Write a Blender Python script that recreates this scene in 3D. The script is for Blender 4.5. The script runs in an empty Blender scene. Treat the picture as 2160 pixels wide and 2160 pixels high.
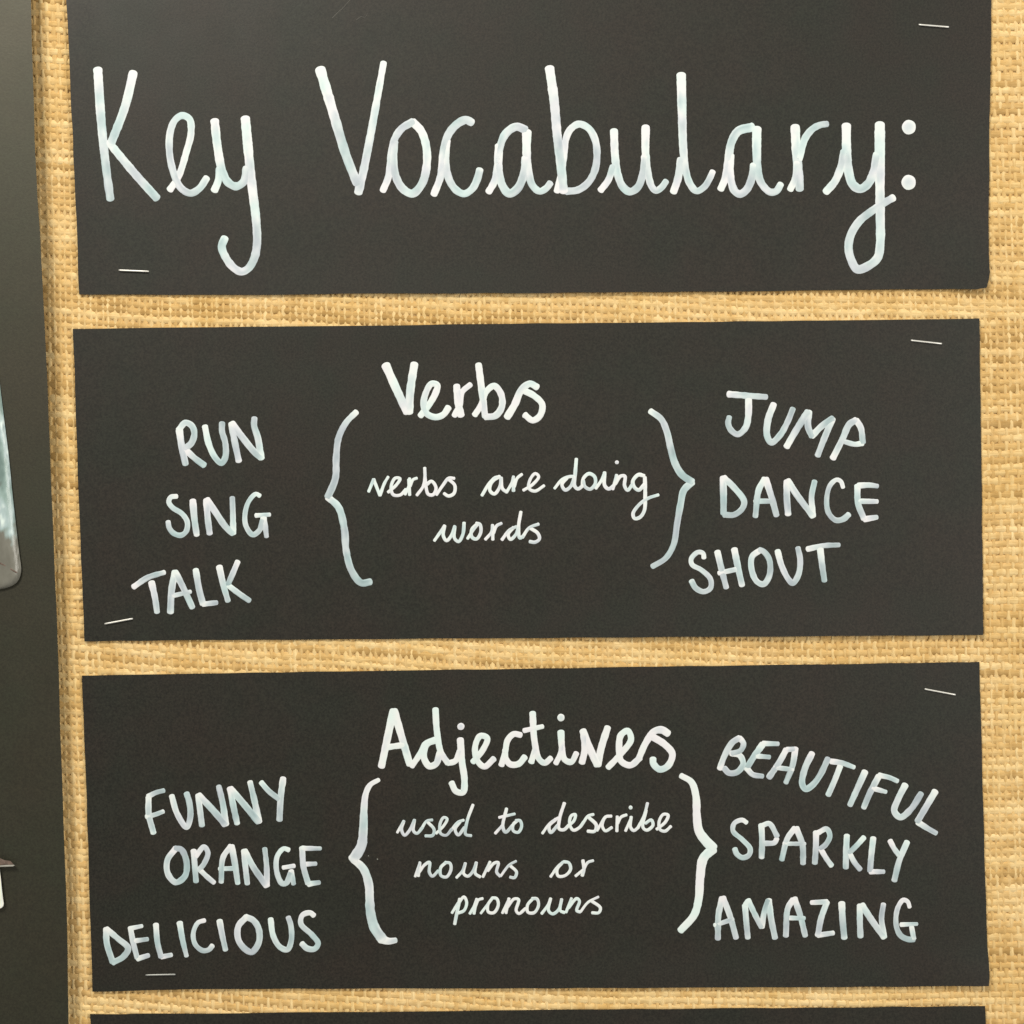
import bpy, math, random
import numpy as np
random.seed(7); rng = np.random.default_rng(7)
sc = bpy.context.scene
C = sc.collection

# ------------------------------------------------------------------ camera, light, exposure
S = 0.0002            # metres on the board per photo pixel (a 12 mm staple is about 60 px)
D = 0.62              # camera distance from the board
cam_d = bpy.data.cameras.new('camera'); cam = bpy.data.objects.new('camera', cam_d); C.objects.link(cam)
cam.location = (0, -D, 0); cam.rotation_euler = (math.radians(90), 0, 0)
cam_d.sensor_width = 36; cam_d.lens = 36*D/(2160*S); cam_d.clip_start = 0.01; cam_d.clip_end = 20
sc.camera = cam
sc.render.resolution_x = 1024; sc.render.resolution_y = 1024
w = bpy.data.worlds.new('World'); sc.world = w; w.use_nodes = True
bg = w.node_tree.nodes['Background']; bg.inputs[0].default_value = (1.0, 0.96, 0.86, 1); bg.inputs[1].default_value = 0.24
def area(name, loc, target, sx, sy, power, col):
    l = bpy.data.lights.new(name, 'AREA'); l.shape = 'RECTANGLE'; l.size = sx; l.size_y = sy
    l.energy = power; l.color = col
    o = bpy.data.objects.new(name, l); C.objects.link(o); o.location = loc
    from mathutils import Vector
    o.rotation_euler = (Vector(target)-Vector(loc)).to_track_quat('-Z', 'Y').to_euler()
    return o
area('ceiling_lamp', (-0.66, -1.22, 1.22), (0, 0, 0), 0.6, 0.45, 27.5, (1.0, 0.955, 0.84))
area('right_fill', (1.9, -1.7, 0.2), (0.1, 0, 0), 1.0, 0.9, 32, (1.0, 0.96, 0.87))  # unseen fill light, added so the right side comes out brighter
sc.view_settings.view_transform = 'Standard'; sc.view_settings.look = 'None'
sc.view_settings.exposure = 0.0; sc.view_settings.gamma = 1.0

# ------------------------------------------------------------------ helpers
def P(u, v, d):
    k = (D-d)/D*S
    return ((u-1080)*k, -d, (1080-v)*k)
def PA(u, v, d):
    k = (D-d)/D*S
    return np.stack([(u-1080)*k, -d+0*u, (1080-v)*k], -1)
def meta(o, label=None, cat=None, group=None, kind=None):
    if label: o['label'] = label
    if cat: o['category'] = cat
    if group: o['group'] = group
    if kind: o['kind'] = kind
    return o
def link_mesh(name, verts, faces, m, parent=None, smooth=True, attrs=None):
    me = bpy.data.meshes.new(name)
    V = np.asarray(verts, dtype=np.float32); F = np.asarray(faces, dtype=np.int32) if not isinstance(faces, list) else None
    if F is not None:
        n = F.shape[1]
        me.vertices.add(len(V)); me.vertices.foreach_set('co', V.ravel())
        me.loops.add(F.size); me.loops.foreach_set('vertex_index', F.ravel())
        me.polygons.add(len(F)); me.polygons.foreach_set('loop_start', np.arange(0, F.size, n, dtype=np.int32))
        me.update(calc_edges=True)
    else:
        me.from_pydata([tuple(map(float, p)) for p in V], [], faces); me.update()
    if attrs:
        for k, a in attrs.items():
            at = me.attributes.new(k, 'FLOAT', 'POINT'); at.data.foreach_set('value', np.asarray(a, dtype=np.float32).ravel())
    me.polygons.foreach_set('use_smooth', [smooth]*len(me.polygons))
    me.materials.append(m)
    o = bpy.data.objects.new(name, me); C.objects.link(o)
    if parent: o.parent = parent
    return o
def empty(name, loc, parent=None):
    o = bpy.data.objects.new(name, None); C.objects.link(o); o.location = loc; o.empty_display_size = 0.01
    if parent: o.parent = parent
    return o
def noise1(x, seed):
    r = np.random.default_rng(seed); t = r.uniform(-1, 1, 4096)
    i = np.floor(x).astype(int); f = x-i; f = f*f*(3-2*f)
    return t[i % 4096]*(1-f)+t[(i+1) % 4096]*f

# ------------------------------------------------------------------ materials
def mat(name):
    m = bpy.data.materials.new(name); m.use_nodes = True
    nt = m.node_tree; return m, nt, nt.nodes['Principled BSDF']
def N(nt, t, **kw):
    n = nt.nodes.new(t)
    for k, v in kw.items():
        if k.startswith('i_'): n.inputs[k[2:]].default_value = v
        else: setattr(n, k, v)
    return n
def ramp(nt, src, stops):
    r = nt.nodes.new('ShaderNodeValToRGB'); cr = r.color_ramp
    while len(cr.elements) < len(stops): cr.elements.new(0.5)
    for e, (p, c) in zip(cr.elements, stops): e.position = p; e.color = (*c, 1)
    nt.links.new(src, r.inputs[0]); return r.outputs[0]
def mix(nt, fac, a, b, mode='MIX'):
    n = nt.nodes.new('ShaderNodeMix'); n.data_type = 'RGBA'; n.blend_type = mode
    for s, v in ((n.inputs[0], fac), (n.inputs[6], a), (n.inputs[7], b)):
        if hasattr(v, 'node'): nt.links.new(v, s)
        elif isinstance(v, tuple): s.default_value = (*v, 1)
        else: s.default_value = v
    return n.outputs[2]
def noise(nt, scale, detail=3, rough=0.55, vec=None):
    n = nt.nodes.new('ShaderNodeTexNoise'); n.inputs['Scale'].default_value = scale
    n.inputs['Detail'].default_value = detail; n.inputs['Roughness'].default_value = rough
    if vec: nt.links.new(vec, n.inputs['Vector'])
    return n
def geo_pos(nt): return nt.nodes.new('ShaderNodeNewGeometry').outputs['Position']

def black_paper(name, base, rough, spec, grain=1.0, tint=(1, 1, 1)):
    m, nt, b = mat(name); pos = geo_pos(nt)
    g = noise(nt, 1150, 2, 0.75, pos); blot = noise(nt, 28, 3, 0.6, pos)
    lo = tuple(c*(1-0.75*grain) for c in base); hi = tuple(c*(1+0.95*grain) for c in base)
    c1 = ramp(nt, g.outputs['Fac'], [(0.32, lo), (0.68, hi)])
    c2 = ramp(nt, blot.outputs['Color'] if False else blot.outputs['Fac'], [(0.35, (0.86, 1.04, 1.0)), (0.5, (1, 1, 1)), (0.66, (1.12, 0.96, 0.98))])
    nt.links.new(mix(nt, 1.0, c1, c2, 'MULTIPLY'), b.inputs['Base Color'])
    b.inputs['Roughness'].default_value = rough; b.inputs['Specular IOR Level'].default_value = spec
    rr = nt.nodes.new('ShaderNodeMapRange'); nt.links.new(noise(nt, 60, 4, 0.6, pos).outputs['Fac'], rr.inputs['Value'])
    rr.inputs['To Min'].default_value = rough-0.06; rr.inputs['To Max'].default_value = rough+0.06
    nt.links.new(rr.outputs[0], b.inputs['Roughness'])
    b.inputs['Specular Tint'].default_value = (*tint, 1)
    bp = N(nt, 'ShaderNodeBump'); bp.inputs['Strength'].default_value = 0.25; bp.inputs['Distance'].default_value = 0.0001
    nt.links.new(g.outputs['Fac'], bp.inputs['Height']); nt.links.new(bp.outputs[0], b.inputs['Normal'])
    return m
M_card = black_paper('black_sugar_paper', (0.0165, 0.0150, 0.0108), 0.54, 0.46, 0.62)
M_panel = black_paper('black_satin_paper', (0.0135, 0.0140, 0.0080), 0.52, 0.88, 0.6, (1.0, 0.95, 0.80))

def ink_material():
    m, nt, b = mat('white_marker_ink'); pos = geo_pos(nt)
    at = N(nt, 'ShaderNodeAttribute', attribute_name='ink')
    n1 = noise(nt, 260, 3, 0.6, pos)
    a = N(nt, 'ShaderNodeMath', operation='MULTIPLY_ADD'); nt.links.new(n1.outputs['Fac'], a.inputs[0]); a.inputs[1].default_value = 0.3
    s = N(nt, 'ShaderNodeMath', operation='ADD'); s.inputs[1].default_value = -0.15; nt.links.new(at.outputs['Fac'], s.inputs[0]); nt.links.new(s.outputs[0], a.inputs[2])
    c = ramp(nt, a.outputs[0], [(0.0, (0.28, 0.35, 0.385)), (0.4, (0.46, 0.555, 0.60)), (0.75, (0.69, 0.77, 0.81)), (1.0, (0.87, 0.91, 0.925))])
    t = ramp(nt, noise(nt, 75, 2, 0.5, pos).outputs['Fac'], [(0.36, (0.90, 1.0, 0.985)), (0.5, (1, 1, 1)), (0.62, (1.0, 0.955, 1.0))])
    nt.links.new(mix(nt, 1.0, c, t, 'MULTIPLY'), b.inputs['Base Color'])
    b.inputs['Roughness'].default_value = 0.55; b.inputs['Specular IOR Level'].default_value = 0.3
    return m
M_ink = ink_material()
def scuff_material():
    m, nt, b = mat('grey_scuff'); b.inputs['Base Color'].default_value = (0.11, 0.105, 0.095, 1); b.inputs['Roughness'].default_value = 0.8; return m
M_scuff = scuff_material()
M_speck = scuff_material(); M_speck.name = 'faint_speck'; M_speck.node_tree.nodes['Principled BSDF'].inputs['Base Color'].default_value = (0.30, 0.31, 0.28, 1)

def burlap_material():
    m, nt, b = mat('golden_hessian')
    pos = geo_pos(nt)
    tone = N(nt, 'ShaderNodeAttribute', attribute_name='tone'); dirn = N(nt, 'ShaderNodeAttribute', attribute_name='weft')
    def fib(sc_):
        mp = N(nt, 'ShaderNodeMapping'); mp.inputs['Scale'].default_value = sc_; nt.links.new(pos, mp.inputs['Vector'])
        return noise(nt, 1.0, 3, 0.65, mp.outputs[0]).outputs['Fac']
    fw = fib((180, 900, 2600)); fa = fib((2600, 900, 180))
    mx = N(nt, 'ShaderNodeMix'); nt.links.new(dirn.outputs['Fac'], mx.inputs[0]); nt.links.new(fa, mx.inputs[2]); nt.links.new(fw, mx.inputs[3])
    base = ramp(nt, tone.outputs['Fac'], [(0.0, (0.50, 0.310, 0.112)), (0.5, (0.77, 0.515, 0.215)), (1.0, (0.93, 0.70, 0.36))])
    f = ramp(nt, mx.outputs[0], [(0.28, (0.80, 0.75, 0.66)), (0.55, (1, 1, 1)), (0.8, (1.08, 1.09, 1.12))])
    bl = ramp(nt, noise(nt, 34, 3, 0.6, pos).outputs['Fac'], [(0.35, (0.96, 0.93, 0.85)), (0.65, (1.03, 1.04, 1.08))])
    c = mix(nt, 1.0, mix(nt, 1.0, base, f, 'MULTIPLY'), bl, 'MULTIPLY')
    nt.links.new(c, b.inputs['Base Color'])
    b.inputs['Roughness'].default_value = 0.85; b.inputs['Specular IOR Level'].default_value = 0.2
    bp = N(nt, 'ShaderNodeBump'); bp.inputs['Strength'].default_value = 0.5; bp.inputs['Distance'].default_value = 0.00025
    nt.links.new(mx.outputs[0], bp.inputs['Height']); nt.links.new(bp.outputs[0], b.inputs['Normal'])
    return m
M_burlap = burlap_material()
def flat(name, col, rough=0.6, metal=0.0, spec=0.5, nscale=300, amt=0.12):
    m, nt, b = mat(name)
    n = noise(nt, nscale, 3, 0.6, geo_pos(nt))
    nt.links.new(ramp(nt, n.outputs['Fac'], [(0.3, tuple(c*(1-amt) for c in col)), (0.7, tuple(min(1, c*(1+amt)) for c in col))]), b.inputs['Base Color'])
    b.inputs['Roughness'].default_value = rough; b.inputs['Metallic'].default_value = metal; b.inputs['Specular IOR Level'].default_value = spec
    return m
M_backing = flat('tan_backing_board', (0.66, 0.44, 0.19), 0.9)
M_steel = flat('staple_steel', (0.97, 0.95, 0.88), 0.5, 0.6)
M_dull = flat('dull_staple_steel', (0.50, 0.51, 0.49), 0.5, 0.7)
M_white = flat('white_card', (0.90, 0.90, 0.84), 0.6)
M_tip = flat('pinkish_paper', (0.15, 0.105, 0.085), 0.7, nscale=900, amt=0.4)
M_tip2 = flat('pale_paper_edge', (0.42, 0.41, 0.37), 0.7)

# ------------------------------------------------------------------ burlap-covered board
board = empty('display_board', P(1200, 1080, -0.004))
meta(board, 'pinboard covered in coarse golden brown hessian behind all the black cards', 'display board')
U0, U1, V0, V1 = -120.0, 2460.0, -300.0, 2460.0
def sheet_box(name, u0, v0, u1, v1, d0, d1, m, parent):
    a = [P(u, v, d)for d in (d0, d1) for u, v in ((u0, v0), (u1, v0), (u1, v1), (u0, v1))]
    f = [(0, 3, 2, 1), (4, 5, 6, 7), (0, 1, 5, 4), (1, 2, 6, 5), (2, 3, 7, 6), (3, 0, 4, 7)]
    return link_mesh(name, a, f, m, parent, smooth=False)
def place(o, root):                       # keep world position under a moved root
    if o.parent is root: o.location = tuple(-c for c in root.location)
o = sheet_box('backing_sheet', -600, V0-20, U1+20, V1+20, -0.0022, -0.00042, M_backing, board); place(o, board)
PW, PH = 12.9, 15.2                       # warp and weft pitch
def droop(u, v):                          # the cloth was pinned a little crooked
    return 0.088*(u-u*u/4300.0) + 5*np.sin(u/310.0+v/500.0) + 2.5*np.sin(u/97.0+v/140.0)
def lean(u, v):
    return 0.034*(v-1080) + 5*np.sin(v/260.0+u/400.0)
def weave():
    Vs, Fs, tone, weft = [], [], [], []; base = 0
    nw = int((U1-U0)/PW)+8; nh = int((V1-V0)/PH)+12
    amp = 0.00016
    def strip(cu, cv, cd, nu, nv, half, thick, tn, wf):
        nonlocal base
        n = len(cu); K = 5
        xs = np.array([-1, -0.72, 0, 0.72, 1.0]); hs = np.array([-0.75, 0.35, 1.0, 0.35, -0.75])
        u = cu[:, None]+nu[:, None]*xs*half[:, None]; v = cv[:, None]+nv[:, None]*xs*half[:, None]
        d = cd[:, None]+hs*thick[:, None]
        keep = np.ones(n, bool)
        Vs.append(PA(u.ravel(), v.ravel(), d.ravel()))
        i = (np.arange(n-1)[:, None]*K+np.arange(K-1)[None]).ravel()+base
        Fs.append(np.stack([i, i+1, i+K+1, i+K], -1)); base += n*K
        tone.append(np.repeat(tn, K)); weft.append(np.full(n*K, wf))
    fine = 3
    for j in range(-8, nh):                                    # weft: runs across
        i = np.arange(0, nw*fine+1)/fine
        u = U0+i*PW; v0 = V0+j*PH+2.6*noise1(np.array([j*1.0]), 5)[0]
        v = v0+droop(u, v0)+1.4*noise1(u/45.0+j*17.3, 11)
        d = amp*np.cos(np.pi*(i+j))*1.0
        half = (PH*0.52)*(1+0.13*noise1(u/30.0+j*9.1, 21)+0.10*noise1(u/9.0+j*5.1, 23)+0.12*noise1(np.array([j*3.7]), 22)[0])
        half = half*(1+0.22*np.clip(noise1(u/55.0+j*23.7, 27)-0.72, 0, 1)/0.28)*(1-0.05*np.cos(np.pi*(i+j)+np.pi))
        tn = np.clip(0.56+0.34*noise1(np.array([j*1.7]), 31)[0]+0.24*noise1(u/60.0+j*3.3, 32)+0.22*noise1(u/11.0+j*7.7, 33), 0, 1)
        strip(u+lean(u, v)*0, v, d, np.zeros_like(u), np.ones_like(u), half, 0.00036+0*u, tn, 1.0)
    for k in range(-10, nw+10):                                    # warp: runs down
        j = np.arange(-8*fine, nh*fine+1)/fine
        vb = V0+j*PH; u0 = U0+k*PW+1.6*noise1(np.array([k*1.0]), 6)[0]
        u = u0+lean(u0, vb)*0.8+1.3*noise1(vb/40.0+k*13.3, 12); v = vb+droop(u, vb)
        d = -amp*np.cos(np.pi*(k+j))-0.00002
        half = (PW*0.36)*(1+0.22*noise1(vb/26.0+k*8.1, 24)+0.12*noise1(vb/8.0+k*8.1, 26)+0.2*noise1(np.array([k*3.7]), 25)[0])
        tn = np.clip(0.78+0.22*noise1(np.array([k*1.7]), 34)[0]+0.24*noise1(vb/60.0+k*3.3, 35)+0.14*noise1(vb/8.0+k*7.7, 36), 0, 1)
        strip(u, v, d, np.ones_like(u), np.zeros_like(u), half, 0.00036+0*u, tn, 0.0)
    o = link_mesh('hessian_weave', np.concatenate(Vs), np.concatenate(Fs), M_burlap, board, True,
                  {'tone': np.concatenate(tone), 'weft': np.concatenate(weft)})
    meta(o, kind='stuff'); place(o, board)
weave()

# ------------------------------------------------------------------ sheets of card
def poly(pts, t):
    p = np.array(pts, float); L = np.r_[0, np.cumsum(np.hypot(*np.diff(p, axis=0).T))]; L /= L[-1]
    return np.stack([np.interp(t, L, p[:, 0]), np.interp(t, L, p[:, 1])], -1)
def rough_edge(pts, seed, amp=0.7):
    return pts + amp*np.stack([noise1(np.arange(len(pts))*0.35+seed, 50+seed), noise1(np.arange(len(pts))*0.35+seed, 90+seed)], -1)
def coons(top, bottom, left, right, nu, nv, seed):
    s = np.linspace(0, 1, nu); t = np.linspace(0, 1, nv)
    T = poly(top, s); B = poly(bottom, s); L = poly(left, t); R = poly(right, t)
    for a, k in ((T, 1), (B, 2), (L, 3), (R, 4)): a[1:-1] = rough_edge(a, seed+k)[1:-1]
    L[0] = T[0]; R[0] = T[-1]; L[-1] = B[0]; R[-1] = B[-1]
    s_, t_ = s[None, :, None], t[:, None, None]
    G = (1-t_)*T[None]+t_*B[None]+(1-s_)*L[:, None]+s_*R[:, None] \
        - ((1-s_)*(1-t_)*T[0]+s_*(1-t_)*T[-1]+(1-s_)*t_*B[0]+s_*t_*B[-1])
    return G                                                      # nv,nu,2
def thick_sheet(name, G, df, th, m, parent):
    nv, nu = G.shape[:2]; u = G[..., 0].ravel(); v = G[..., 1].ravel(); d = df(u, v)
    V = np.concatenate([PA(u, v, d), PA(u, v, d-th)]); n = nu*nv
    i = (np.arange(nv-1)[:, None]*nu+np.arange(nu-1)[None]).ravel()
    F = [np.stack([i, i+nu, i+nu+1, i+1], -1), np.stack([i, i+1, i+nu+1, i+nu], -1)+n]
    loop = np.r_[np.arange(nu), nu-1+nu*np.arange(1, nv), (nv-1)*nu+np.arange(nu-2, -1, -1), nu*np.arange(nv-2, 0, -1)]
    a = loop; b_ = np.roll(loop, -1)
    F.append(np.stack([a, b_, b_+n, a+n], -1))
    o = link_mesh(name, V, np.concatenate(F), m, parent, True)
    o.data.set_sharp_from_angle(angle=math.radians(40)); return o

CR = {'A': (150, 100, 3.864), 'B': (600, 80, 3.864), 'C': (1050, 80, 3.864), 'D': (1500, 100, 3.864), 'E': (200, 860, 4.025),
      'F': (660, 740, 3.7154), 'G': (1040, 820, 4.2), 'H': (1420, 800, 4.2), 'I': (200, 1620, 3.864), 'J': (720, 1460, 3.45),
      'K': (1060, 1460, 3.45), 'L': (1480, 1540, 3.7154), 'X': (0, 0, 1.0)}
lift = [0]
def catmull(p, step):
    p = np.array(p, float)
    if len(p) == 2:
        n = max(2, int(np.hypot(*(p[1]-p[0]))/step)); return p[0]+(p[1]-p[0])*np.linspace(0, 1, n+1)[:, None]
    q = np.vstack([2*p[0]-p[1], p, 2*p[-1]-p[-2]]); out = []
    for i in range(1, len(q)-2):
        p0, p1, p2, p3 = q[i-1:i+3]
        a = 0.5; t0 = 0; t1 = t0+max(1e-3, np.hypot(*(p1-p0))**a); t2 = t1+max(1e-3, np.hypot(*(p2-p1))**a); t3 = t2+max(1e-3, np.hypot(*(p3-p2))**a)
        n = max(2, int(np.hypot(*(p2-p1))/step)); t = np.linspace(t1, t2, n, endpoint=False)[:, None]
        A1 = (t1-t)/(t1-t0)*p0+(t-t0)/(t1-t0)*p1; A2 = (t2-t)/(t2-t1)*p1+(t-t1)/(t2-t1)*p2; A3 = (t3-t)/(t3-t2)*p2+(t-t2)/(t3-t2)*p3
        B1 = (t2-t)/(t2-t0)*A1+(t-t0)/(t2-t0)*A2; B2 = (t3-t)/(t3-t1)*A2+(t-t1)/(t3-t1)*A3
        out.append((t2-t)/(t2-t1)*B1+(t-t1)/(t2-t1)*B2)
    return np.vstack(out+[p[-1:]])
def stroke_geo(pts, w0, w1, df, acc, bright):
    """one pen stroke: a low domed ribbon of dried ink with rounded ends"""
    p = catmull(pts, 2.5); seg = np.hypot(*np.diff(p, axis=0).T); L = np.r_[0, np.cumsum(seg)]; tot = L[-1]
    keep = np.r_[True, seg > 1e-6]; p = p[keep]; L = L[keep]
    tan = np.gradient(p, axis=0); tan /= np.maximum(1e-9, np.hypot(*tan.T))[:, None]
    hw = np.interp(L, [0, tot], [w0/2, w1/2]); sd = random.randrange(4000)
    hw = hw*(1+0.055*noise1(L/9.0+sd, 70)+0.035*noise1(L/3.5+sd, 71))
    # the path is drawn tip to tip: shorten by nothing, round by adding cap rings beyond both end points
    cap = np.array([0.98, 0.92, 0.8, 0.62, 0.38, 0.12])*1.0
    c_w = np.sqrt(1-cap**2)
    ext = 0.62                                                   # caps reach a bit past the traced end points
    ps = p[0]-tan[0]*(hw[0]*ext*cap)[:, None]; pe = p[-1]+tan[-1]*(hw[-1]*ext*cap[::-1])[:, None]
    P_ = np.vstack([ps, p, pe]); H = np.r_[hw[0]*c_w, hw, hw[-1]*c_w[::-1]]
    T = np.vstack([np.repeat(tan[:1], 6, 0), tan, np.repeat(tan[-1:], 6, 0)]); LL = np.r_[np.zeros(6), L, np.full(6, tot)]
    nrm = np.stack([-T[:, 1], T[:, 0]], -1)
    xs = np.array([-1, -0.86, -0.4, 0.4, 0.86, 1.0]); hs = np.array([-0.4, 0.55, 0.95, 0.95, 0.55, -0.4]); K = 6
    u = P_[:, 0:1]+nrm[:, 0:1]*xs*H[:, None]; v = P_[:, 1:2]+nrm[:, 1:2]*xs*H[:, None]
    lift[0] = (lift[0]+1) % 9
    h = 0.000035+lift[0]*0.000006+LL/max(tot, 1)*0.000025
    d = df(u, v)+hs*h[:, None]*np.minimum(1, H/np.maximum(1e-6, hw.mean()))[:, None]
    f = LL/max(tot, 1.0)
    ink = 0.98-0.50*np.clip(f*1.35, 0, 1)**0.8+0.18*noise1(LL/26.0+sd, 72)
    ink += 0.45*np.exp(-LL/10.0)+random.choice([0.0, 0.15, 0.5])*np.exp(-(tot-LL)/5.0)
    lat = np.stack([noise1(LL/(14.0+3*k)+sd*1.37+k*11.3, 73) for k in range(K)], -1)*0.16+np.array([-0.02, 0.05, -0.03, -0.03, 0.05, -0.02])
    ink = np.clip(ink*0.72+bright, 0, 1.1)[:, None]+lat
    n = len(P_); base = acc['n']
    acc['V'].append(PA(u.ravel(), v.ravel(), d.ravel())); acc['ink'].append(ink.ravel())
    i = (np.arange(n-1)[:, None]*K+np.arange(K-1)[None]).ravel()+base
    acc['F'].append(np.stack([i, i+1, i+K+1, i+K], -1)); acc['n'] += n*K
def dot_geo(c, r, df, acc):
    nr, na = 5, 20; base = acc['n']; vs = []; ink = []
    sd = random.randrange(999)
    for a in range(na):
        th = 2*math.pi*a/na; k = 1+0.025*math.sin(th*2+sd)+0.015*math.sin(th*5+sd)
        for q in range(nr):
            rr = r*k*(q/(nr-1)); hh = 0.00016*math.sqrt(max(0, 1-(q/(nr-1))**4))-(0.00002 if q == nr-1 else 0)
            vs.append((c[0]+rr*math.cos(th), c[1]+rr*math.sin(th), hh)); ink.append(0.72+0.38*(q/(nr-1))**2)
    vs = np.array(vs); d = df(vs[:, 0], vs[:, 1])+vs[:, 2]
    acc['V'].append(PA(vs[:, 0], vs[:, 1], d)); acc['ink'].append(np.array(ink))
    for a in range(na):
        b_ = (a+1) % na
        for q in range(nr-1):
            acc['F'].append(np.array([[base+a*nr+q, base+a*nr+q+1, base+b_*nr+q+1, base+b_*nr+q]]))
    acc['n'] += na*nr
def parse(crop, text):
    x0, y0, s = CR[crop]; out = []
    for st in text.split(';'):
        st = st.strip()
        if not st: continue
        head, body = st.split(':'); pts = [tuple(map(float, q.split(','))) for q in body.split()]
        pts = [(x0+a/s, y0+b/s) for a, b in pts]
        if head.strip().startswith('o'): out.append(('dot', float(head.strip()[1:])/s, pts[0])); continue
        ws = [float(q)/s for q in head.split('-')]; w0, w1 = ws[0], ws[-1]
        out.append(('line', w0, w1, pts))
    return out
def write(card, df, label, letters, bright=0.22, name='handwritten_word', m=None, root_pt=None):
    sts = [parse(c, t) for c, t in letters]
    allp = [q for st in sts for e in st for q in ([e[2]] if e[0] == 'dot' else e[3])]
    cx = sum(q[0] for q in allp)/len(allp); cy = sum(q[1] for q in allp)/len(allp)
    many = len(letters) > 1
    loc = np.array(P(cx, cy, df(cx, cy)))
    wd = None
    if many:
        wd = empty(name, tuple(loc-np.array(card.location)), card); wd['label'] = label
    for st in sts:
        acc = {'V': [], 'F': [], 'ink': [], 'n': 0}
        for e in st:
            if e[0] == 'dot': dot_geo(e[2], e[1], df, acc)
            else: stroke_geo(e[3], e[1], e[2], df, acc, bright)
        V = np.concatenate(acc['V'])-loc
        o = link_mesh('letter' if many else name, V, np.concatenate(acc['F']), m or M_ink, wd or card, True, {'ink': np.concatenate(acc['ink'])})
        if not many:
            o.location = tuple(loc-np.array(card.location)); o['label'] = label

def make_card(label, top, bottom, left, right, df, seed, nu=90, nv=44):
    us = [p[0] for p in top+bottom]; vs = [p[1] for p in top+bottom]
    root = empty('black_card', P(sum(us)/len(us), sum(vs)/len(vs), 0.0015))
    meta(root, label, 'card', 'black handwritten cards stapled to the hessian board')
    G = coons(top, bottom, left, right, nu, nv, seed)
    o = thick_sheet('card_sheet', G, df, 0.00035, M_card, root); place(o, root)
    return root
def gauss(u, v, cu, cv, su, sv): return np.exp(-((u-cu)/su)**2-((v-cv)/sv)**2)
def df1(u, v): return 0.00135+0.00035*np.sin(u/260.0+0.4)*np.sin(v/210.0+1)+0.0022*gauss(u, v, 2110, 640, 90, 70)+0.0004*gauss(u, v, 1100, 640, 700, 60)+0.0008*gauss(u, v, 130, 100, 60, 300)
def df2(u, v): return 0.00135+0.00030*np.sin(u/300.0+2.1)*np.sin(v/190.0)+0.0010*gauss(u, v, 1500, 1360, 500, 70)+0.0006*gauss(u, v, 2080, 1340, 120, 120)+0.0004*gauss(u, v, 1000, 680, 500, 60)
def df3(u, v): return 0.00135+0.00030*np.sin(u/280.0+4.1)*np.sin(v/230.0+2)+0.0014*gauss(u, v, 2095, 2095, 110, 70)+0.0009*gauss(u, v, 1300, 2090, 600, 60)+0.0003*gauss(u, v, 170, 1420, 80, 100)
def df4(u, v): return 0.00135+0.00025*np.sin(u/250.0+1.1)*np.sin(v/230.0)+0.0006*gauss(u, v, 2085, 2120, 90, 60)

card1 = make_card('tall black card reading Key Vocabulary in large white handwriting, topmost on the board',
    [(134, -105), (1100, -112), (2097, -122)], [(167, 621), (480, 622), (800, 619.5), (1100, 618), (1500, 615), (1900, 610.5), (2060, 610), (2081, 607)],
    [(134, -105), (139.8, 0), (145, 100), (149, 200), (154, 300), (160.5, 450), (167, 621)],
    [(2097, -122), (2091.5, 0), (2089.5, 120), (2087.5, 260), (2086, 420), (2086, 550), (2088.5, 582), (2081, 607)], df1, 100)
card2 = make_card('black card headed Verbs with run, sing, talk, jump, dance and shout, second from the top',
    [(153.7, 693.5), (400, 691), (1080, 683), (1600, 677.5), (2066, 671.5)], [(178, 1353), (400, 1350.5), (1080, 1346), (1600, 1343), (2074, 1339.5)],
    [(153.7, 693.5), (158, 800), (166, 1050), (174, 1250), (178, 1353)], [(2066, 671.5), (2067.5, 780), (2070, 1000), (2074, 1339.5)], df2, 200)
card3 = make_card('black card headed Adjectives with funny, orange, delicious and sparkly, below the verbs card',
    [(173, 1425), (400, 1421), (1080, 1411), (2066, 1396)], [(195, 2092), (420, 2086), (1080, 2085), (1960, 2081), (2086, 2080)],
    [(173, 1425), (183, 1700), (195, 2092)], [(2066, 1396), (2074, 1700), (2083, 2000), (2087.5, 2060), (2086, 2080)], df3, 300)
card4 = make_card('blank black card of which only the top edge shows under the adjectives card',
    [(190, 2139), (420, 2138), (1080, 2131), (2078, 2122)], [(215, 2440), (1080, 2438), (2086, 2430)],
    [(190, 2139), (215, 2440)], [(2078, 2122), (2080, 2160), (2086, 2430)], df4, 400)
del card4['label']; card4['label'] = 'blank black card of which only the top edge shows, lowest on the board'

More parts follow.
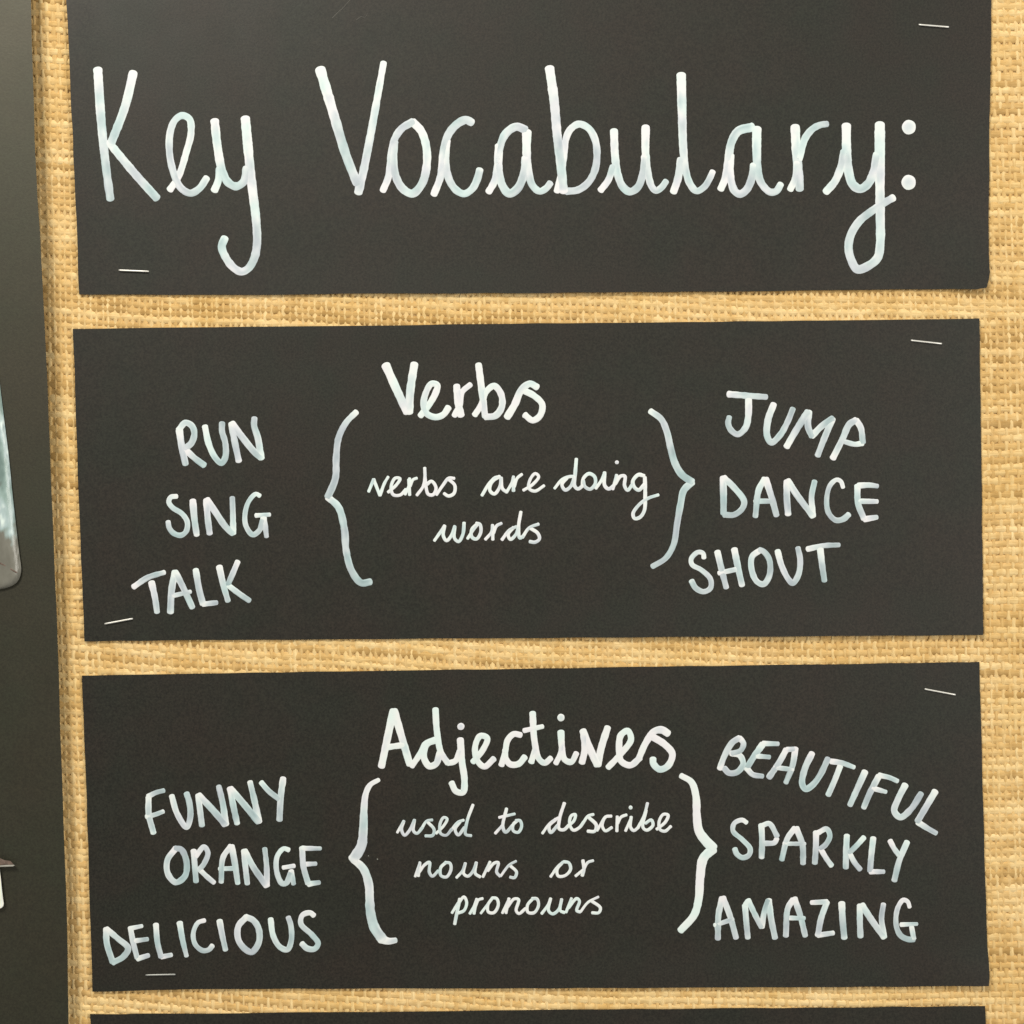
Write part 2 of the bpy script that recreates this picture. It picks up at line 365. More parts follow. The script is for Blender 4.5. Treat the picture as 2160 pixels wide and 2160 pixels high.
# ------------------------------------------------------------------ writing
W = lambda card, df, lab, letters, b=0.15: write(card, df, 'white handwritten '+lab, letters, b)
W(card1, df1, 'word Key', [
 ('A', '82-70: 217,182 245,600 285,980 320,1235; 76-74: 506,208 440,480 322,790; 68-76: 308,775 520,1030 698,1228'),
 ('A', '58-62: 805,1160 872,1060 940,850 977,700 965,585 905,555 845,595 806,700 804,880 842,1040 895,1145 972,1188 1045,1150 1105,1065'),
 ('A', '74-70: 1170,600 1192,800 1232,1010 1280,1100 1345,1132 1410,1090 1432,985; 62-60: 1168,1165 1198,1090 1208,990; 82-66: 1420,580 1450,900 1477,1150 1507,1400 1515,1600 1492,1720 1445,1800 1390,1828 1330,1800 1265,1720 1228,1625 1252,1555')], 0.30)
W(card1, df1, 'word Vocabulary', [
 ('B', '90-76: 292,258 400,620 500,950 592,1185; 56-74: 808,203 755,500 700,800 645,1080 602,1260'),
 ('B', '60-66: 802,1245 848,1130 870,960 900,820 960,735 1045,685; 70: 1045,685 1115,760 1158,900 1157,1060 1120,1190 1045,1268 965,1230 905,1120 887,980 895,850'),
 ('B', '62-70: 1218,1275 1272,1130 1300,900 1340,780 1410,700 1480,668 1528,690; 66-62: 1322,840 1315,1030 1345,1160 1400,1240 1465,1270 1530,1230 1572,1150 1592,1075'),
 ('C', '60-72: -75,1255 -28,1170 0,1040 15,900 65,780 150,724 225,748; 72-70: 10,880 5,1050 32,1190 92,1268 160,1228 212,1110 228,980; 78-56: 236,768 236,950 252,1100 282,1200 340,1250 395,1225 428,1183'),
 ('C', '82-74: 422,248 458,500 485,800 512,1020 538,1250; 58-64: 482,1250 512,1130 540,950 555,825 592,745 660,702 738,735 788,815 808,920 795,1065 740,1175 655,1238 560,1250'),
 ('C', '58-60: 838,1242 900,1160 940,1050; 68-66: 947,757 955,950 975,1100 1017,1210 1075,1253 1140,1218 1182,1110 1200,970; 74-54: 1205,727 1205,950 1227,1120 1257,1215 1290,1245 1335,1218 1372,1168'),
 ('C', '62-66: 1432,1255 1470,1140 1492,990; 84-52: 1495,303 1502,600 1512,900 1532,1080 1567,1190 1620,1248 1682,1215 1725,1150 1752,1090'),
 ('D', '62-78: 78,1155 117,1060 142,900 167,770 222,682 335,650; 66-68: 160,880 152,1000 165,1100 192,1170 235,1195 290,1158 335,1055 350,960; 82-58: 372,665 372,850 382,1020 412,1110 480,1178 530,1172 568,1115'),
 ('D', '80-74: 685,648 695,850 713,1020 722,1155; 56-60: 645,1158 688,1060 700,940; 70-54: 712,910 745,800 772,730 830,662 890,632 945,624'),
 ('D', '66-68: 935,1178 1010,1090 1060,970 1085,850; 80-72: 1102,638 1105,850 1122,1020 1157,1120 1215,1153 1282,1108 1330,1000 1352,870; 88-64: 1375,628 1375,1000 1378,1350 1378,1600 1358,1712 1290,1775 1192,1808 1138,1720 1120,1625 1142,1520 1212,1412 1312,1332 1400,1272 1485,1225'),
 ('D', 'o60: 1612,650; o62: 1610,1100')], 0.30)
W(card2, df2, 'heading Verbs', [
 ('F', '72-66: 572,115 650,290 738,480; 66-70: 795,105 765,300 752,480'),
 ('F', '52-54: 842,510 905,430 960,335 975,270 930,258 885,330 868,420 890,490 960,520 1022,500 1062,445'),
 ('F', '58-60: 1127,275 1137,400 1160,505; 46-50: 1108,508 1150,420 1142,320; 52-46: 1150,425 1168,325 1235,264'),
 ('F', '58-56: 1298,108 1320,280 1350,515; 50-56: 1268,502 1322,420 1355,325 1420,275 1475,340 1480,440 1430,508 1352,518'),
 ('F', '62-58: 1522,520 1582,420 1632,310 1700,258 1757,285; 54-52: 1648,310 1730,350 1797,420 1780,508 1722,545 1662,503')], 0.5)
write(card2, df2, 'left curly bracket', [('F', '48-62: 340,480 262,560 202,680 183,830 176,1000 118,1145; 56-60: 118,1148 200,1225 247,1400 260,1560 302,1720 378,1818 450,1810')], 0.05, 'curly_bracket')
write(card2, df2, 'right curly bracket', [('G', '58-68: 1395,198 1490,270 1540,380 1572,520 1612,660 1672,760 1762,825; 66-50: 1762,828 1690,900 1662,1020 1630,1200 1600,1380 1530,1500 1412,1575')], 0.02, 'curly_bracket')
W(card2, df2, 'word RUN', [
 ('E', '66-56: 718,195 738,330 770,478; 56-58: 712,190 768,128 822,152 845,215 820,300 765,345; 56: 765,352 850,430 928,488'),
 ('E', '56-54: 935,160 965,300 1020,420 1075,470 1108,420 1108,300 1080,200 1080,132'),
 ('E', '60-56: 1160,135 1182,260 1222,452; 64-60: 1165,135 1260,260 1350,370 1412,425; 62-54: 1412,428 1385,260 1352,150 1355,90')])
W(card2, df2, 'word SING', [
 ('E', '44-48: 695,752 645,760 628,800 660,848 740,900 785,970 775,1050 730,1083 670,1066 632,1020 622,968'),
 ('E', '62-54: 832,790 845,940 865,1080'),
 ('E', '62-54: 948,785 958,930 975,1068; 62-58: 952,782 1020,880 1110,1010 1172,1066; 56-48: 1175,1066 1172,900 1167,765'),
 ('E', '40-52: 1400,748 1368,732 1310,790 1277,890 1282,1000 1340,1078 1398,1040 1425,960; 44-36: 1368,915 1485,908; 56-44: 1432,935 1446,1010 1458,1095')])
W(card2, df2, 'word TALK', [
 ('E', '52-46: 328,1522 450,1442 590,1398; 60-50: 482,1485 512,1620 528,1735'),
 ('E', '60-58: 680,1395 652,1550 642,1735; 60-54: 682,1395 742,1510 828,1695; 44-36: 640,1602 812,1562'),
 ('E', '60-56: 857,1378 887,1550 918,1665; 50-46: 918,1668 1035,1655'),
 ('E', '60-50: 1057,1352 1090,1500 1130,1640; 52-50: 1213,1308 1170,1410 1132,1498; 50: 1137,1512 1230,1582 1312,1638')])
W(card2, df2, 'word verbs in small cursive', [
 ('F', '24-28: 437,1103 476,1008; 28: 476,1008 525,1133; 28-24: 526,1133 560,1040 590,988'),
 ('F', '26: 590,1108 655,1050 683,1002 645,998 612,1070 630,1128 685,1130 728,1085'),
 ('F', '26: 722,1125 752,1060 758,1000; 28: 752,1010 758,1130; 26-24: 762,1060 785,1010 815,998'),
 ('F', '26: 815,1132 865,1060 878,990 876,918; 28: 876,918 885,1060 905,1125 942,1128 965,1075 930,1022 890,1050'),
 ('F', '26: 968,1128 1018,1055 1065,998 1108,1000; 28: 1062,1005 1112,1055 1105,1118 1062,1138 1028,1118')], 0.55)
W(card2, df2, 'word are in small cursive', [
 ('F', '26: 1325,1133 1385,1035 1425,996 1465,985; 28: 1462,985 1402,1030 1387,1095 1422,1122 1465,1065 1475,995; 28: 1475,995 1485,1080 1520,1108'),
 ('F', '26: 1518,1108 1562,1030 1572,985; 28: 1570,992 1572,1098; 26: 1578,1065 1600,1000 1638,968'),
 ('F', '26: 1650,1093 1722,1048 1770,985 1742,962 1702,1010 1692,1078 1740,1100 1812,1057')], 0.5)
W(card2, df2, 'word doing in small cursive', [
 ('G', '28-32: 545,883 612,805 680,778 718,778; 32: 655,790 610,850 640,898 692,860 722,775; 34: 738,622 727,760 722,860 752,888 800,855'),
 ('G', '32: 790,865 800,795 850,752 900,780 905,842 860,890 812,865 800,815'),
 ('G', '30: 910,883 960,812 988,745; 34: 988,742 990,860 1025,888 1068,860; o18: 1097,652'),
 ('G', '32: 1060,890 1082,820 1095,765; 32: 1082,845 1130,775 1168,775 1165,860 1192,900 1238,840'),
 ('G', '36: 1338,772 1288,762 1238,820 1250,870 1290,898 1338,850; 36-30: 1345,785 1348,950 1340,1080 1302,1138 1255,1150 1240,1108 1290,1032 1370,972 1465,940')], 0.42)
W(card2, df2, 'word words in small cursive', [
 ('F', '26: 952,1488 1010,1405 1032,1370; 28: 1032,1372 1022,1450 1048,1488 1090,1440 1112,1375; 28: 1112,1380 1110,1470 1142,1495 1175,1440 1185,1348'),
 ('F', '26: 1212,1472 1255,1405 1290,1362; 28: 1290,1355 1245,1400 1246,1460 1282,1475 1316,1420 1308,1360 1280,1352'),
 ('F', '26: 1352,1478 1400,1420 1408,1365; 28: 1408,1368 1410,1480; 26: 1415,1430 1440,1372 1478,1352'),
 ('F', '26: 1482,1480 1540,1405 1595,1378; 28: 1572,1385 1530,1440 1548,1478 1590,1440 1612,1380; 28: 1630,1262 1612,1380 1622,1468 1650,1450'),
 ('F', '26: 1642,1462 1695,1388 1768,1358; 28: 1700,1388 1762,1430 1775,1475 1740,1500 1700,1495')], 0.42)
W(card2, df2, 'word JUMP', [
 ('H', '62-54: 492,132 650,145 825,157; 64-54: 668,180 665,330 640,430 572,488 512,450 487,390 497,335'),
 ('H', '64-56: 890,222 840,360 832,500 870,560 950,490 1012,380 1060,262'),
 ('H', '60-66: 1005,597 1090,450 1192,290; 66-62: 1200,290 1195,420 1230,503; 60: 1230,503 1310,420 1412,348; 64-56: 1412,350 1340,520 1280,675'),
 ('H', '60-62: 1415,698 1500,530 1560,400 1618,362; 58-56: 1622,365 1662,430 1680,560; 52-48: 1676,566 1610,576 1525,555')])
W(card2, df2, 'word DANCE', [
 ('H', '66-60: 442,872 446,1040 446,1190; 58-56: 450,872 540,960 628,1080 612,1145 540,1200 452,1200'),
 ('H', '60-54: 810,885 758,980 728,1215; 64-56: 820,885 870,1040 915,1205; 50-48: 725,1080 885,1080'),
 ('H', '62-60: 1007,905 1007,1050 1018,1195; 62-60: 1015,900 1100,1030 1238,1212; 56-52: 1240,1212 1226,1040 1253,905'),
 ('H', '40-56: 1505,958 1485,905 1448,890 1390,940 1360,1060 1375,1180 1440,1248 1508,1238 1555,1198'),
 ('H', '60-56: 1632,945 1638,1100 1690,1235; 58-44: 1640,942 1740,938 1810,947; 50-44: 1645,1080 1808,1083; 56-46: 1695,1240 1805,1222')])
W(card2, df2, 'word SHOUT', [
 ('H', '44-54: 272,1582 265,1542 220,1532 160,1590 168,1642 250,1690 330,1770 330,1850 270,1882 200,1850 163,1788'),
 ('H', '60-54: 392,1530 430,1690 470,1845; 64-56: 542,1508 577,1680 610,1825; 44-48: 405,1718 555,1685'),
 ('H', '56: 770,1515 700,1570 694,1680 740,1790 800,1815 852,1740 852,1600 800,1525 765,1513'),
 ('H', '58-52: 925,1522 960,1650 1020,1770 1060,1805 1110,1730 1125,1600 1105,1495'),
 ('H', '54-46: 1190,1505 1330,1475 1470,1468; 64-54: 1302,1500 1320,1650 1340,1785')])
W(card3, df3, 'heading Adjectives', [
 ('J', '60-54: 378,135 332,350 292,540; 60-54: 384,135 432,300 498,525; 46: 325,402 450,385'),
 ('J', '46-50: 512,538 580,440 612,378 680,348; 50: 690,350 625,375 600,470 640,538 690,520 715,440; 50-48: 685,125 695,280 725,440 775,515 '),
 ('J', '44-46: 775,518 830,500 860,430; 54-48: 866,345 877,500 896,640 885,728 835,722 802,660; o27: 870,250'),
 ('J', '46: 957,508 1030,420 1062,335 1012,318 975,390 985,490 1040,542 1110,485'),
 ('J', '46: 1165,530 1192,440 1210,350 1255,305 1305,312; 48: 1192,420 1195,480 1230,525 1290,522 1335,472'),
 ('J', '46: 1382,508 1412,420; 52-44: 1392,152 1405,350 1438,485 1480,515 1525,480; 38: 1330,280 1465,250'),
 ('K', '44: 388,518 425,440 432,360; 52-44: 425,290 432,400 452,490 500,508 538,445; o28: 425,185'),
 ('K', '52: 578,512 598,420 590,300; 54-58: 585,282 640,420 690,528; 58-54: 692,528 720,400 765,258'),
 ('K', '46-50: 768,548 860,450 935,345 912,282 862,312 848,400 862,500 930,532 1000,478'),
 ('K', '48-58: 990,488 1042,370 1105,285 1160,275 1205,302; 54-50: 1092,325 1180,380 1236,450 1205,535 1145,562 1098,520 1095,485')], 0.6)
write(card3, df3, 'left curly bracket', [('J', '34-84: 272,638 210,675 178,740 165,850 160,1000 145,1120 88,1215; 58-78: 88,1218 160,1285 200,1400 206,1500 212,1600 240,1710 300,1800; 64-42: 300,1800 345,1812 395,1806')], 0.3, 'curly_bracket')
write(card3, df3, 'right curly bracket', [('K', '44-78: 1300,608 1375,655 1408,760 1414,900 1430,1010 1478,1080 1532,1135; 76-54: 1530,1142 1462,1210 1438,1350 1428,1500 1395,1620 1295,1735')], 0.8, 'curly_bracket')
W(card3, df3, 'word FUNNY', [
 ('I', '52: 438,240 440,380 478,528; 46-40: 435,232 500,200 562,184; 44-36: 422,397 490,380 558,354'),
 ('I', '50-52: 627,228 670,370 748,482 778,400 770,280 748,208'),
 ('I', '52: 842,222 857,340 873,468; 54-60: 848,222 960,340 1062,458; 58-50: 1066,458 1045,300 1010,150'),
 ('I', '56-52: 1103,168 1127,300 1160,452; 56-60: 1107,168 1220,300 1333,438; 60-48: 1337,438 1300,260 1265,115'),
 ('I', '46-50: 1357,118 1420,190 1500,252; 56-52: 1535,85 1515,240 1505,422')])
W(card3, df3, 'word ORANGE', [
 ('I', '52: 660,655 592,750 595,860 660,932 735,880 748,770 705,665 655,655'),
 ('I', '52-48: 805,675 815,800 825,925; 46: 822,720 890,643 922,690 890,780 848,832; 46-42: 852,825 910,882 972,935'),
 ('I', '50-44: 1108,638 1045,730 1030,930; 56-48: 1115,638 1142,780 1165,940; 40: 1015,822 1155,818'),
 ('I', '52-46: 1217,675 1227,800 1243,943; 52-56: 1222,675 1300,820 1400,958; 52-42: 1403,958 1400,800 1385,658'),
 ('I', '40-50: 1580,668 1540,657 1487,720 1482,840 1525,940 1560,938 1595,860; 38: 1535,812 1625,798; 50-42: 1600,840 1620,945'),
 ('I', '52: 1690,652 1700,800 1738,940; 46-36: 1692,655 1840,656; 42-36: 1705,785 1802,780; 52-38: 1742,945 1830,933')])
W(card3, df3, 'word DELICIOUS', [
 ('I', '54-52: 92,1312 98,1430 145,1580; 50-52: 95,1312 190,1392 272,1470 230,1540 147,1585'),
 ('I', '48-46: 290,1302 312,1420 345,1548; 42-34: 290,1308 385,1288; 42-36: 322,1410 430,1395; 48-40: 348,1555 438,1527'),
 ('I', '50-48: 498,1277 510,1420 540,1538; 44-36: 543,1540 625,1523'),
 ('I', '54-40: 692,1263 715,1400 747,1532'),
 ('I', '38-46: 895,1242 840,1262 802,1350 820,1440 880,1488 930,1480 958,1448'),
 ('I', '54-46: 1017,1247 1040,1370 1065,1482'),
 ('I', '54: 1235,1215 1170,1290 1170,1400 1230,1480 1280,1500 1337,1420 1335,1310 1290,1240 1232,1215'),
 ('I', '50-46: 1433,1232 1455,1370 1510,1460 1570,1480 1602,1400 1597,1280 1577,1218'),
 ('I', '44-50: 1785,1202 1755,1180 1692,1200 1680,1270 1770,1360 1820,1430 1790,1475 1730,1470 1688,1432')])
W(card3, df3, 'word used in small cursive', [
 ('J', '20-24: 407,1022 455,938; 24: 455,938 438,1000 460,1042 500,1000 532,930; 24: 532,930 525,1010 550,1028 590,985'),
 ('J', '22: 580,1000 622,938 662,930; 24: 628,945 675,1000 665,1042 612,1046'),
 ('J', '22: 690,1028 745,972 770,922 745,912 718,960 722,1028 762,1042 805,995'),
 ('J', '22: 800,1005 850,945 890,932; 24: 868,938 828,1000 850,1040 895,985; 24: 958,820 915,940 905,1035 945,1045')], 0.3)
W(card3, df3, 'word to in small cursive', [
 ('J', '22: 1120,1028 1172,970; 26: 1202,848 1175,980 1195,1020 1245,970; 22: 1148,912 1262,886'),
 ('J', '24: 1285,932 1250,965 1252,1010 1288,1020 1312,975 1300,935 1270,935')], 0.35)
W(card3, df3, 'word describe in small cursive', [
 ('K', '22: 290,1028 342,958 405,915; 26: 388,925 338,975 350,1022 400,970; 26: 450,808 415,920 412,995 445,1002 482,970'),
 ('K', '24: 478,975 520,935 530,890 500,900 488,960 515,1005 560,985 590,945'),
 ('K', '22: 585,955 622,902 662,890; 26: 628,912 682,968 670,1012 620,1012'),
 ('K', '22: 688,1008 735,925; 24: 792,902 750,908 725,968 748,1010 795,985'),
 ('K', '24: 835,905 832,1012; 24: 838,955 862,910 902,893'),
 ('K', '22: 895,1010 935,920; 24: 936,908 932,985 955,1008 988,985; o15: 932,840'),
 ('K', '24: 985,988 1030,900 1055,808; 24: 1045,860 1022,985 1050,1005 1095,968 1082,930 1040,955'),
 ('K', '24: 1122,998 1185,945 1205,895 1170,890 1140,940 1146,1000 1182,1012 1225,977')], 0.55)
W(card3, df3, 'word nouns in small cursive', [
 ('J', '20: 537,1342 572,1238; 24: 572,1240 560,1338; 24: 562,1315 605,1258 642,1238 640,1310 662,1340 705,1300'),
 ('J', '24: 762,1238 722,1280 725,1335 765,1345 798,1290 790,1245 755,1240'),
 ('J', '22: 838,1350 882,1300 902,1245; 24: 902,1245 890,1320 920,1340 960,1300 982,1240; 24: 982,1240 975,1320 1010,1345'),
 ('J', '22: 1030,1345 1082,1235; 24: 1065,1300 1112,1245 1142,1240 1130,1310 1155,1340'),
 ('J', '20: 1160,1338 1222,1258 1272,1230; 24: 1228,1262 1275,1310 1260,1350 1228,1346')], 0.35)
W(card3, df3, 'word or in small cursive', [
 ('K', '22: 350,1343 402,1270 440,1236; 24: 440,1236 397,1290 405,1338 455,1335 495,1290 482,1242 445,1234'),
 ('K', '22: 532,1338 588,1292; 26: 585,1225 592,1290 580,1335; 22: 592,1290 620,1240 660,1226')], 0.5)
W(card3, df3, 'word pronouns in small cursive', [
 ('J', '22: 805,1607 850,1535; 26: 862,1505 842,1600 825,1688; 24: 855,1535 892,1490 912,1530 892,1590 848,1608'),
 ('J', '22: 935,1612 965,1560 985,1508; 24: 985,1505 965,1612; 22: 975,1560 998,1512 1028,1502'),
 ('J', '20: 1015,1610 1068,1540; 24: 1100,1497 1066,1550 1070,1600 1110,1605 1142,1550 1130,1502 1098,1497'),
 ('J', '22: 1172,1608 1222,1502; 24: 1220,1502 1198,1608; 24: 1205,1570 1258,1505 1290,1510 1272,1590 1292,1612 1340,1575'),
 ('K', '24: 222,1502 182,1550 185,1602 230,1605 262,1550 250,1505 215,1502'),
 ('K', '22: 285,1612 330,1550 350,1502; 24: 350,1502 335,1590 365,1614 410,1580 430,1507; 24: 430,1507 420,1590 450,1604'),
 ('K', '22: 462,1602 502,1500; 24: 480,1570 540,1502 560,1520 540,1590 565,1600'),
 ('K', '20: 568,1598 622,1530 698,1490; 24: 645,1518 712,1570 700,1605 652,1606')], 0.55)
W(card3, df3, 'word BEAUTIFUL', [
 ('L', '48-52: 142,302 180,200 240,98 295,62; 46: 298,62 328,105 305,160 240,182; 48: 232,182 300,200 325,265 280,328 215,336 178,300'),
 ('L', '56-50: 478,112 412,205 358,290; 48-38: 482,105 600,108; 44-36: 425,202 532,212; 50-40: 355,300 400,348 478,362'),
 ('L', '48-52: 662,155 610,250 528,370; 52-44: 735,145 712,280 660,412; 40: 570,292 715,310; 44: 668,152 722,150'),
 ('L', '56-50: 865,183 810,300 788,420 815,462 870,430 930,350 990,225'),
 ('L', '50-36: 1015,245 1100,258 1195,292; 50-48: 1085,285 1040,400 992,508'),
 ('L', '58-46: 1280,328 1220,460 1162,588'),
 ('L', '52-48: 1388,362 1320,490 1270,608; 46-38: 1392,355 1470,372 1535,400; 46-34: 1338,455 1445,485'),
 ('L', '56-52: 1595,432 1540,540 1510,635 1558,683 1640,620 1720,498'),
 ('L', '56-52: 1830,482 1760,600 1692,715; 50-42: 1695,722 1770,770 1838,808')])
W(card3, df3, 'word SPARKLY', [
 ('L', '38-46: 352,725 318,705 257,730 246,790 320,860 380,930 370,980 320,1000 275,970 260,932'),
 ('L', '52-48: 468,745 474,870 470,998; 44: 472,750 530,733 592,832; 44: 590,850 570,882 498,888'),
 ('L', '48-46: 730,770 672,850 628,1015; 52-48: 742,770 790,900 795,1045; 38-32: 645,890 810,892'),
 ('L', '52-48: 897,802 895,920 887,1042; 44: 912,805 980,775 1005,830 970,900 932,928; 44: 935,935 980,1010 1018,1062'),
 ('L', '52-46: 1138,828 1132,960 1130,1078; 44: 1272,842 1210,910 1158,960; 46-44: 1162,972 1200,1040 1242,1092'),
 ('L', '50-48: 1345,848 1330,980 1320,1105; 44-38: 1322,1110 1428,1110'),
 ('L', '44: 1477,868 1510,930 1545,978; 50-48: 1610,878 1550,1020 1510,1178')])
W(card3, df3, 'word AMAZING', [
 ('L', '50: 160,1318 132,1450 127,1635; 50-46: 168,1315 220,1450 270,1628; 38: 103,1530 245,1482'),
 ('L', '48: 340,1375 350,1500 362,1628; 48-46: 365,1333 420,1450 470,1543; 48: 472,1543 490,1430 522,1335; 56-48: 525,1335 545,1480 575,1628; 44: 342,1368 362,1342'),
 ('L', '50-48: 715,1330 675,1400 660,1612; 52-46: 728,1322 772,1450 812,1612; 38: 668,1472 805,1475'),
 ('L', '40-44: 860,1352 982,1346; 50: 982,1348 935,1480 912,1608; 46-40: 912,1608 1032,1590'),
 ('L', '56-50: 1098,1358 1105,1490 1118,1628'),
 ('L', '52-48: 1240,1375 1240,1500 1245,1618; 54-52: 1257,1372 1340,1500 1430,1622; 50-42: 1432,1622 1410,1480 1425,1365'),
 ('L', '36-50: 1630,1388 1615,1345 1580,1332 1535,1400 1525,1530 1560,1610 1620,1640 1662,1640; 38-30: 1562,1525 1688,1520; 42: 1645,1540 1662,1635')])
write(card1, df1, 'two faint pale scuffs near the top edge', [('X', '1.6-1.2: 701,38 712,27 722,18 740,-2; 1.4-1: 752,42 762,35 769,37 776,28')], 0.2, 'scuff_mark', M_scuff)
write(card3, df3, 'tiny stray specks of white ink beside the bracket', [('J', 'o4: 197,1192; o5: 263,1216')], 0.2, 'ink_speck', M_speck)

# ------------------------------------------------------------------ staples
def staple(a, b_, df, label, hmid=0.00075, m=None):
    a = np.array(a, float); b_ = np.array(b_, float); dv = b_-a; L = np.hypot(*dv); t = dv/L; nrm = np.array([-t[1], t[0]])
    loc = np.array(P(*(a+b_)/2, df(*(a+b_)/2)))
    path = []                                                     # leg up out of the card, crown, leg down
    for s_, h in ((0.0, -0.0030), (0.0, 0.00010), (0.012, 0.00042), (0.05, 0.00058), (0.3, hmid-0.00012), (0.7, hmid-0.00016), (0.95, 0.00056), (0.988, 0.0004), (1.0, 0.0001), (1.0, -0.0030)):
        q = a+dv*s_; path.append((q[0], q[1], df(q[0], q[1])+h))
    pts = [np.array(P(*q)) for q in path]
    V = []; F = []; K = 8; wn = np.array(P(*(a+nrm*10), 0))-np.array(P(*a, 0)); wn /= np.linalg.norm(wn)
    for i, p in enumerate(pts):
        tg = pts[min(i+1, len(pts)-1)]-pts[max(i-1, 0)]; tg /= np.linalg.norm(tg); up = np.cross(tg, wn); up /= np.linalg.norm(up)
        for k in range(K):
            an = 2*math.pi*(k+0.5)/K
            V.append(p+wn*math.cos(an)*0.00036+up*math.sin(an)*0.00022-loc)
    for i in range(len(pts)-1):
        for k in range(K):
            F.append((i*K+k, i*K+(k+1) % K, (i+1)*K+(k+1) % K, (i+1)*K+k))
    F.append(tuple(range(K))); F.append(tuple((len(pts)-1)*K+k for k in range(K-1, -1, -1)))
    o = link_mesh('staple', V, F, m or M_steel); o.location = tuple(loc)
    meta(o, label, 'staple', 'staples pinning the black cards')
staple((1938.5, 52), (2001, 57), df1, 'silver staple at the upper right corner of the Key Vocabulary card')
staple((251, 570), (313.5, 572.5), df1, 'silver staple at the lower left of the Key Vocabulary card, below the word Key')
staple((1922, 718), (1986, 725), df2, 'silver staple at the upper right corner of the Verbs card, above JUMP')
staple((221, 1316), (279.5, 1305), df2, 'tilted silver staple at the lower left of the Verbs card, below TALK')
staple((1951, 1453.5), (2015, 1465.5), df3, 'silver staple at the upper right corner of the Adjectives card, above BEAUTIFUL')
staple((307.5, 2057), (369.5, 2055.5), df3, m=M_dull, label= 'dull silver staple at the lower left of the Adjectives card, below DELICIOUS')

# ------------------------------------------------------------------ neighbouring black panel at the left, with what is fixed to it
PD = 0.0078
def dfp(u, v): return PD+0.0005*np.sin(v/420.0+0.5)+0.0*u
Gp = coons([(-620, -300), (-200, -300), (56, -300)], [(-620, 2440), (-200, 2440), (151, 2440)], [(-620, -300), (-620, 2440)],
           [(56, -300), (65, 0), (68, 100), (73, 300), (90, 600), (99.5, 800), (109, 1050), (120, 1300), (132.5, 1700), (141.5, 1930), (144.5, 2160), (151, 2440)], 30, 120, 600)
panel = thick_sheet('black_display_board', Gp, dfp, 0.0068, M_panel, None)
meta(panel, 'plain satin black board along the left edge, raised in front of the hessian', 'board')

def outline_solid(name, pts, d0, th, m, parent=None, dome=0.0, loc=None, bev=1.2):
    """solid plate from a pixel outline: bevelled rim, real thickness"""
    p = np.array(pts, float); c = p.mean(0); n = len(p)
    inner = c+(p-c)*(1-bev/np.maximum(1, np.hypot(*(p-c).T)))[:, None]
    V = [P(*q, d0-th) for q in p]+[P(*q, d0-th*0.25) for q in p]+[P(*q, d0) for q in inner]+[P(*c, d0+dome)]
    V = np.array(V)-(np.array(loc) if loc is not None else 0)
    F = []
    for i in range(n):
        j = (i+1) % n
        F += [(i, j, n+j, n+i), (n+i, n+j, 2*n+j, 2*n+i), (2*n+i, 2*n+j, 3*n)]
    F.append(tuple(range(n-1, -1, -1)))
    o = link_mesh(name, V, F, m, parent, False)
    if loc is not None and parent is None: o.location = tuple(loc)
    return o

# crinkled clear plastic pouch
def pouch_material():
    m, nt, b = mat('clear_crinkled_plastic'); pos = geo_pos(nt)
    mp = N(nt, 'ShaderNodeMapping'); mp.inputs['Scale'].default_value = (150, 60, 62); mp.inputs['Rotation'].default_value = (0, 0.25, 0); nt.links.new(pos, mp.inputs['Vector'])
    n1 = noise(nt, 1.0, 3, 0.55, mp.outputs[0])
    sep = N(nt, 'ShaderNodeSeparateXYZ'); nt.links.new(pos, sep.inputs[0])
    # teal with pale highlights painted in; plain grey below a slanting line low down
    a = N(nt, 'ShaderNodeMath', operation='MULTIPLY_ADD'); a.inputs[1].default_value = 0.10; nt.links.new(n1.outputs['Fac'], a.inputs[0]); nt.links.new(sep.outputs['Z'], a.inputs[2])
    teal_shine = N(nt, 'ShaderNodeMapRange'); teal_shine.inputs['From Min'].default_value = 0.038; teal_shine.inputs['From Max'].default_value = 0.050; nt.links.new(a.outputs[0], teal_shine.inputs['Value'])
    cup = ramp(nt, n1.outputs['Fac'], [(0.34, (0.17, 0.25, 0.235)), (0.5, (0.32, 0.44, 0.42)), (0.6, (0.46, 0.58, 0.60)), (0.68, (0.80, 0.92, 0.90))])
    clo = ramp(nt, n1.outputs['Fac'], [(0.3, (0.17, 0.165, 0.14)), (0.7, (0.26, 0.255, 0.22))])
    nt.links.new(mix(nt, teal_shine.outputs[0], clo, cup), b.inputs['Base Color'])
    b.inputs['Roughness'].default_value = 0.36; b.inputs['Coat Weight'].default_value = 0.25; b.inputs['Coat Roughness'].default_value = 0.2
    bp = N(nt, 'ShaderNodeBump'); bp.inputs['Strength'].default_value = 0.6; bp.inputs['Distance'].default_value = 0.002
    nt.links.new(n1.outputs['Fac'], bp.inputs['Height']); nt.links.new(bp.outputs[0], b.inputs['Normal'])
    return m
M_pouch = pouch_material()
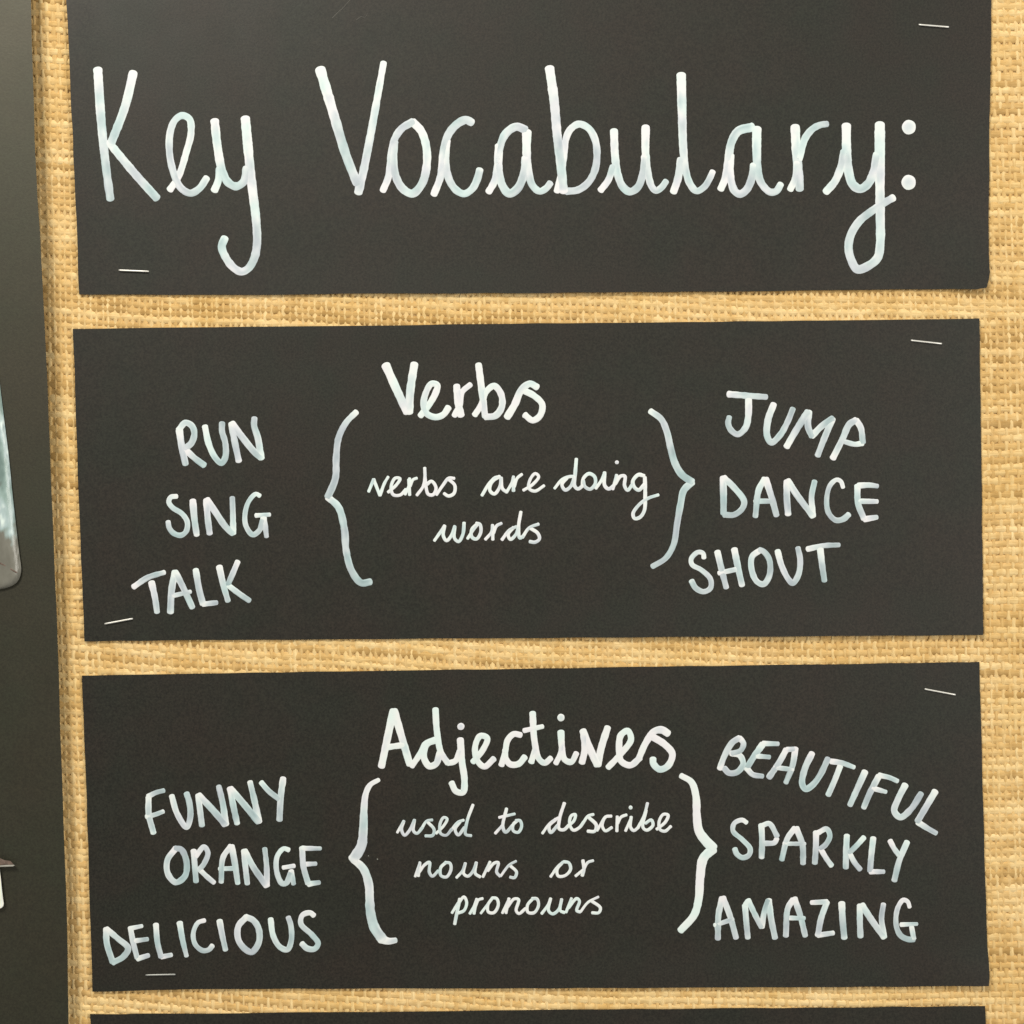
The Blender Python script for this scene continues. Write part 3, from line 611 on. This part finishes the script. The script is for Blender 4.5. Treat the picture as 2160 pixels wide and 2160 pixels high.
def pouch():
    edge = [(-16, 700), (-6, 770), (0, 815), (8, 880), (18, 960), (27, 1050), (35, 1120), (41.5, 1175), (44.5, 1198), (43, 1214), (35, 1229), (20, 1238), (0, 1243), (-30, 1245)]
    e = catmull(edge, 8.0); root = empty('plastic_pouch', P(-130, 950, PD+0.001))
    meta(root, 'shiny crumpled plastic pouch with a rounded lower corner on the left black panel', 'pouch')
    n = len(e); cols = 16; V = []; 
    for i, (u, v) in enumerate(e):
        for k in range(cols):
            f = k/(cols-1); 
            if v < 1190: uu = u-(u+320)*f; vv = v
            else: uu = u-(u+320)*f; vv = v-(0)*f
            rim = min(1.0, f*(u+320)/9.0, (1246-v)/8.0 if v > 1200 else 9)
            rim = max(0, rim)
            d = PD+0.0008+0.0009*math.sqrt(rim)+0.0004*math.sin(vv/38.0+uu/15.0)*rim*0.6+0.0002*math.sin(vv/17.0-uu/11.0)*rim
            V.append(P(uu, vv, d))
    V = np.array(V)-np.array(root.location)
    i = (np.arange(n-1)[:, None]*cols+np.arange(cols-1)[None]).ravel()
    F = np.stack([i, i+1, i+cols+1, i+cols], -1)
    nb = len(V); Vb = V.copy(); Vb[:, 1] = -(PD+0.0006)-root.location[1]
    rim = np.r_[np.arange(n)*cols, (n-1)*cols+np.arange(1, cols), np.arange(n-2, -1, -1)*cols+cols-1, np.arange(cols-2, 0, -1)]
    a = rim; b_ = np.roll(rim, -1)
    F2 = np.stack([a, b_, b_+nb, a+nb], -1)
    o = link_mesh('pouch_front', np.concatenate([V, Vb]), np.concatenate([F, F[:, ::-1]+nb, F2]), M_pouch, root, True)
    # welded seam running just inside the lower corner
    acc = {'V': [], 'F': [], 'ink': [], 'n': 0}
    stroke_geo([(-40, 1170), (0, 1188), (20, 1199), (36, 1208)], 6, 2.5, lambda u, v: PD+0.00175+0*u, acc, 0.1)
    o2 = link_mesh('welded_seam', np.concatenate(acc['V'])-np.array(root.location), np.concatenate(acc['F']), M_tip, root, True)
pouch()
r = empty('pointed_paper_strip', P(-40, 1822, PD+0.001)); meta(r, 'small pinkish paper strip with a pale pointed tip, just above the white rounded card', 'paper strip')
outline_solid('strip_body', [(-120, 1806), (0, 1810), (10, 1814.5), (22, 1816), (27, 1821), (29, 1824), (-120, 1827)], PD+0.0016, 0.0012, M_tip, r, 0.0001, r.location)
outline_solid('strip_edge', [(-30, 1828), (13, 1824.5), (29, 1824), (31.5, 1825.5), (28, 1827.5), (13, 1828.5), (-30, 1829.5)], PD+0.0019, 0.0014, M_tip2, r, 0.0001, r.location)
lc = P(-150, 1770, PD+0.001)
outline_solid('white_label', [(-320, 1836), (-20, 1834), (-1, 1833), (1.5, 1850), (4, 1876), (6.5, 1896), (8, 1906), (7, 1911.5), (3, 1915.5), (-6, 1918), (-320, 1940)], PD+0.0014, 0.0008, M_white, None, 0.0, lc)
meta(bpy.data.objects['white_label'], 'bright white card with a rounded corner at the lower left edge of the black panel', 'label card')
